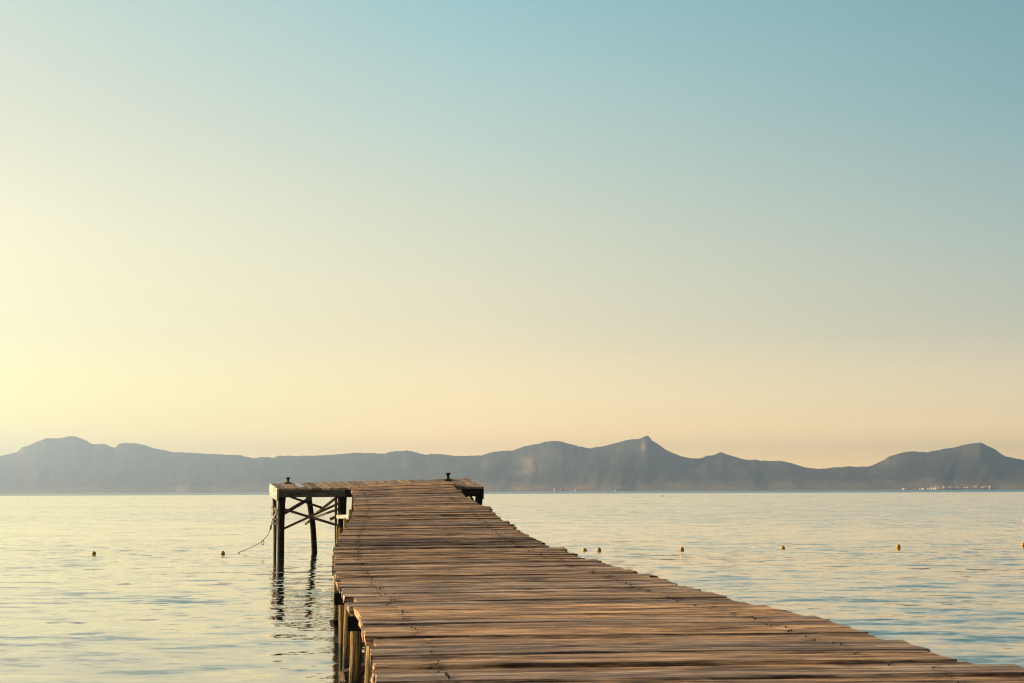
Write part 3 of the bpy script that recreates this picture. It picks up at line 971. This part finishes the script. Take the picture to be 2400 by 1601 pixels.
# rope
def tube(mb, pts, r, n=8, closed=False):
    pts = [Vector(p) for p in pts]
    S = []
    for i in range(len(pts) - 1):
        p0 = pts[max(i - 1, 0)]; p1 = pts[i]; p2 = pts[i + 1]; p3 = pts[min(i + 2, len(pts) - 1)]
        for k in range(8):
            q = k / 8
            S.append(0.5 * ((2 * p1) + (p2 - p0) * q + (2 * p0 - 5 * p1 + 4 * p2 - p3) * q * q + (3 * p1 - p0 - 3 * p2 + p3) * q ** 3))
    S.append(pts[-1])
    rings, us, L = [], [], 0
    for k, p in enumerate(S):
        d = (S[min(k + 1, len(S) - 1)] - S[max(k - 1, 0)]).normalized()
        s_ = d.cross(Vector((0.01, 1, 0.02))).normalized(); q = s_.cross(d)
        if k: L += (S[k] - S[k - 1]).length
        rings.append([p + s_ * math.cos(2 * math.pi * i / n) * r + q * math.sin(2 * math.pi * i / n) * r for i in range(n)][::-1]); us.append(L)
    mb.sweep(rings, us)


ZR = 34.45
mb = MB()
w_end = on_water(557, 36.2)
tube(mb, [P(646, 1188, ZR), P(642, 1200, ZR), P(640, 1213, ZR), P(637, 1224, ZR + .1), P(634.5, 1237, ZR + .3), P(627, 1254, ZR + .6), P(617, 1265.5, ZR + .9), P(602, 1276, ZR + 1.2), P(581, 1286.5, ZR + 1.5), w_end, w_end + Vector((-.25, .15, -.12))], .009)
rope = mb.build('mooring_rope', M['rope'], smooth=True)
tag(rope, 'thin slack mooring rope hanging from the left platform posts into the sea', 'rope')
mb = MB(); loop = [P(616 + 2.6 * math.sin(a), 1271.5 - 5.6 * math.cos(a), ZR + .9) for a in np.linspace(0, 2 * math.pi, 9)]
tube(mb, loop, .008); mb.build('loop', M['rope'], rope, smooth=True)
mb = MB(); tube(mb, [P(635.5, 1232, ZR + .2), P(634, 1240, ZR + .3)], .024); mb.build('knot', M['rope'], rope, smooth=True)
mb = MB()
random.seed(4)
for k in range(7):
    x_ = 643 + random.uniform(-4, 5); y_ = 1186 + k * 5.5
    tube(mb, [P(x_ - 4, y_, ZR - .12), P(x_ + 1, y_ + random.uniform(-3, 5), ZR - .2), P(x_ + 5, y_ + random.uniform(0, 9), ZR - .15), P(x_ - 1, y_ + 12, ZR - .1)], .012)
mb.build('tangle', M['rope'], rope, smooth=True)
mb = MB(); tube(mb, [P(644, 1191, ZR - .2), P(649, 1196, ZR - .25), P(647, 1204, ZR - .25), P(641, 1214, ZR - .1)], .022); mb.build('wrapping', M['cloth'], rope, smooth=True)
mb = MB(); mb.beam(P(639, 1227, ZR - .05), P(649, 1226.5, ZR - .05), .05, .065); o = mb.build('cross_beam', M['pale'], plat)

# ------------------------------------------------------------------ buoys
def buoy_mesh(r, sink):
    """float: round body with moulded waist seam, top lug"""
    mb = MB()
    prof = []
    for k in range(15):
        a = -math.pi / 2 + math.pi * k / 14
        rr = math.cos(a) * r
        prof.append((max(rr, .001), math.sin(a) * r * 0.97 + sink))
    mb.lathe((0, 0, 0), prof, 24)
    return mb


def make_buoy(px_, Z_, r, sink, label, tilt=0):
    root = empty('buoy', on_water(px_, Z_))
    tag(root, label, 'buoy', 'round yellow buoys in a line across the water')
    o = buoy_mesh(r, sink).build('float', M['buoy'], None, origin=(0, 0, 0), smooth=True); o.parent = root
    sm = MB(); sm.lathe((0, 0, 0), [(r * .97, sink - .006), (r * 1.03, sink - .004), (r * 1.03, sink + .004), (r * .97, sink + .006)], 24)
    o2 = sm.build('seam', M['buoy_dirty'], None, origin=(0, 0, 0), smooth=True); o2.parent = root
    lg = MB(); lg.lathe((0, 0, r * .95 + sink), [(.014, -.004), (.014, .008), (.006, .012), (.001, .013)], 10)
    o3 = lg.build('lug', M['buoy'], None, origin=(0, 0, 0)); o3.parent = root
    root.rotation_euler = (math.radians(random.uniform(-6, 6)), math.radians(tilt), 0)
    return root


BU = [(220, 35.3, .054, .040, 'farthest left yellow buoy, alone on the bright water'),
      (521.8, 35.4, .055, .030, 'yellow buoy between the slack rope and the far left buoy'),
      (1370, 36.6, .064, .008, 'low half sunken buoy, left one of the close pair right of the jetty'),
      (1403.7, 36.4, .058, .032, 'yellow buoy, right one of the close pair beside the jetty'),
      (1598.4, 36.8, .057, .026, 'yellow buoy third from the jetty on its right'),
      (1834.8, 37.6, .057, .012, 'yellow buoy second to last but one before the right edge, lying low in the water'),
      (2105, 37.6, .060, .036, 'yellow buoy with clear reflection, last whole one before the right edge'),
      (2398.5, 38.4, .060, .030, 'yellow buoy cut off by the right edge of the picture')]
BU[5] = (1834.8, 37.6, .057, .012, 'yellow buoy lying low, fourth from the jetty on its right')
for b_ in BU:
    make_buoy(*b_, tilt=random.uniform(-8, 8))

root = empty('marker_buoy', on_water(2403.2, 66.0)); tag(root, 'orange upright marker buoy farther out at the right edge', 'buoy')
mb = MB(); mb.lathe((0, 0, 0), [(.001, -.2), (.10, -.18), (.12, -.02), (.11, .08), (.06, .22), (.035, .34), (.001, .36)], 16)
o = mb.build('float', M['orange'], None, origin=(0, 0, 0), smooth=True); o.parent = root
mb = MB(); mb.lathe((0, 0, .34), [(.02, 0), (.03, .02), (.02, .05), (.001, .06)], 10); o = mb.build('lug', M['orange'], None, origin=(0, 0, 0)); o.parent = root
root = empty('marker_pole', on_water(1552, 330.0)); tag(root, 'tiny dark marker pole far out on the water right of centre', 'marker')
mb = MB(); mb.lathe((0, 0, 0), [(.06, -.5), (.06, .35), (.001, .36)], 8); o = mb.build('pole', M['iron'], None, origin=(0, 0, 0)); o.parent = root
mb = MB(); mb.lathe((0, 0, .3), [(.001, 0), (.11, .05), (.11, .16), (.001, .22)], 10); o = mb.build('topmark', M['iron'], None, origin=(0, 0, 0)); o.parent = root

# ------------------------------------------------------------------ haze
HAZE = 1.3e-4
mh = bpy.data.materials.new('haze_air'); mh.use_nodes = True
t = NT(mh.node_tree)
out = t.n('ShaderNodeOutputMaterial'); vol = t.n('ShaderNodeVolumePrincipled')
vol.inputs['Color'].default_value = (0.51, 0.69, 1.0, 1)
vol.inputs['Density'].default_value = HAZE
vol.inputs['Anisotropy'].default_value = 0.6
t.t.links.new(vol.outputs[0], out.inputs['Volume'])
mb = MB()
x0, x1, y0, y1, z0, z1 = -15500, 15500, -600, 15000, -2.5, 460
vs = [(x0, y0, z0), (x1, y0, z0), (x1, y1, z0), (x0, y1, z0), (x0, y0, z1), (x1, y0, z1), (x1, y1, z1), (x0, y1, z1)]
mb.add(vs, [[0, 3, 2, 1], [4, 5, 6, 7], [0, 1, 5, 4], [1, 2, 6, 5], [2, 3, 7, 6], [3, 0, 4, 7]], [[(0, 0)] * 4] * 6)
hz = mb.build('haze', mh, origin=(0, 0, 0))
tag(hz, kind='stuff')
scene.cycles.max_bounces = 8
scene.cycles.filter_width = 1.15
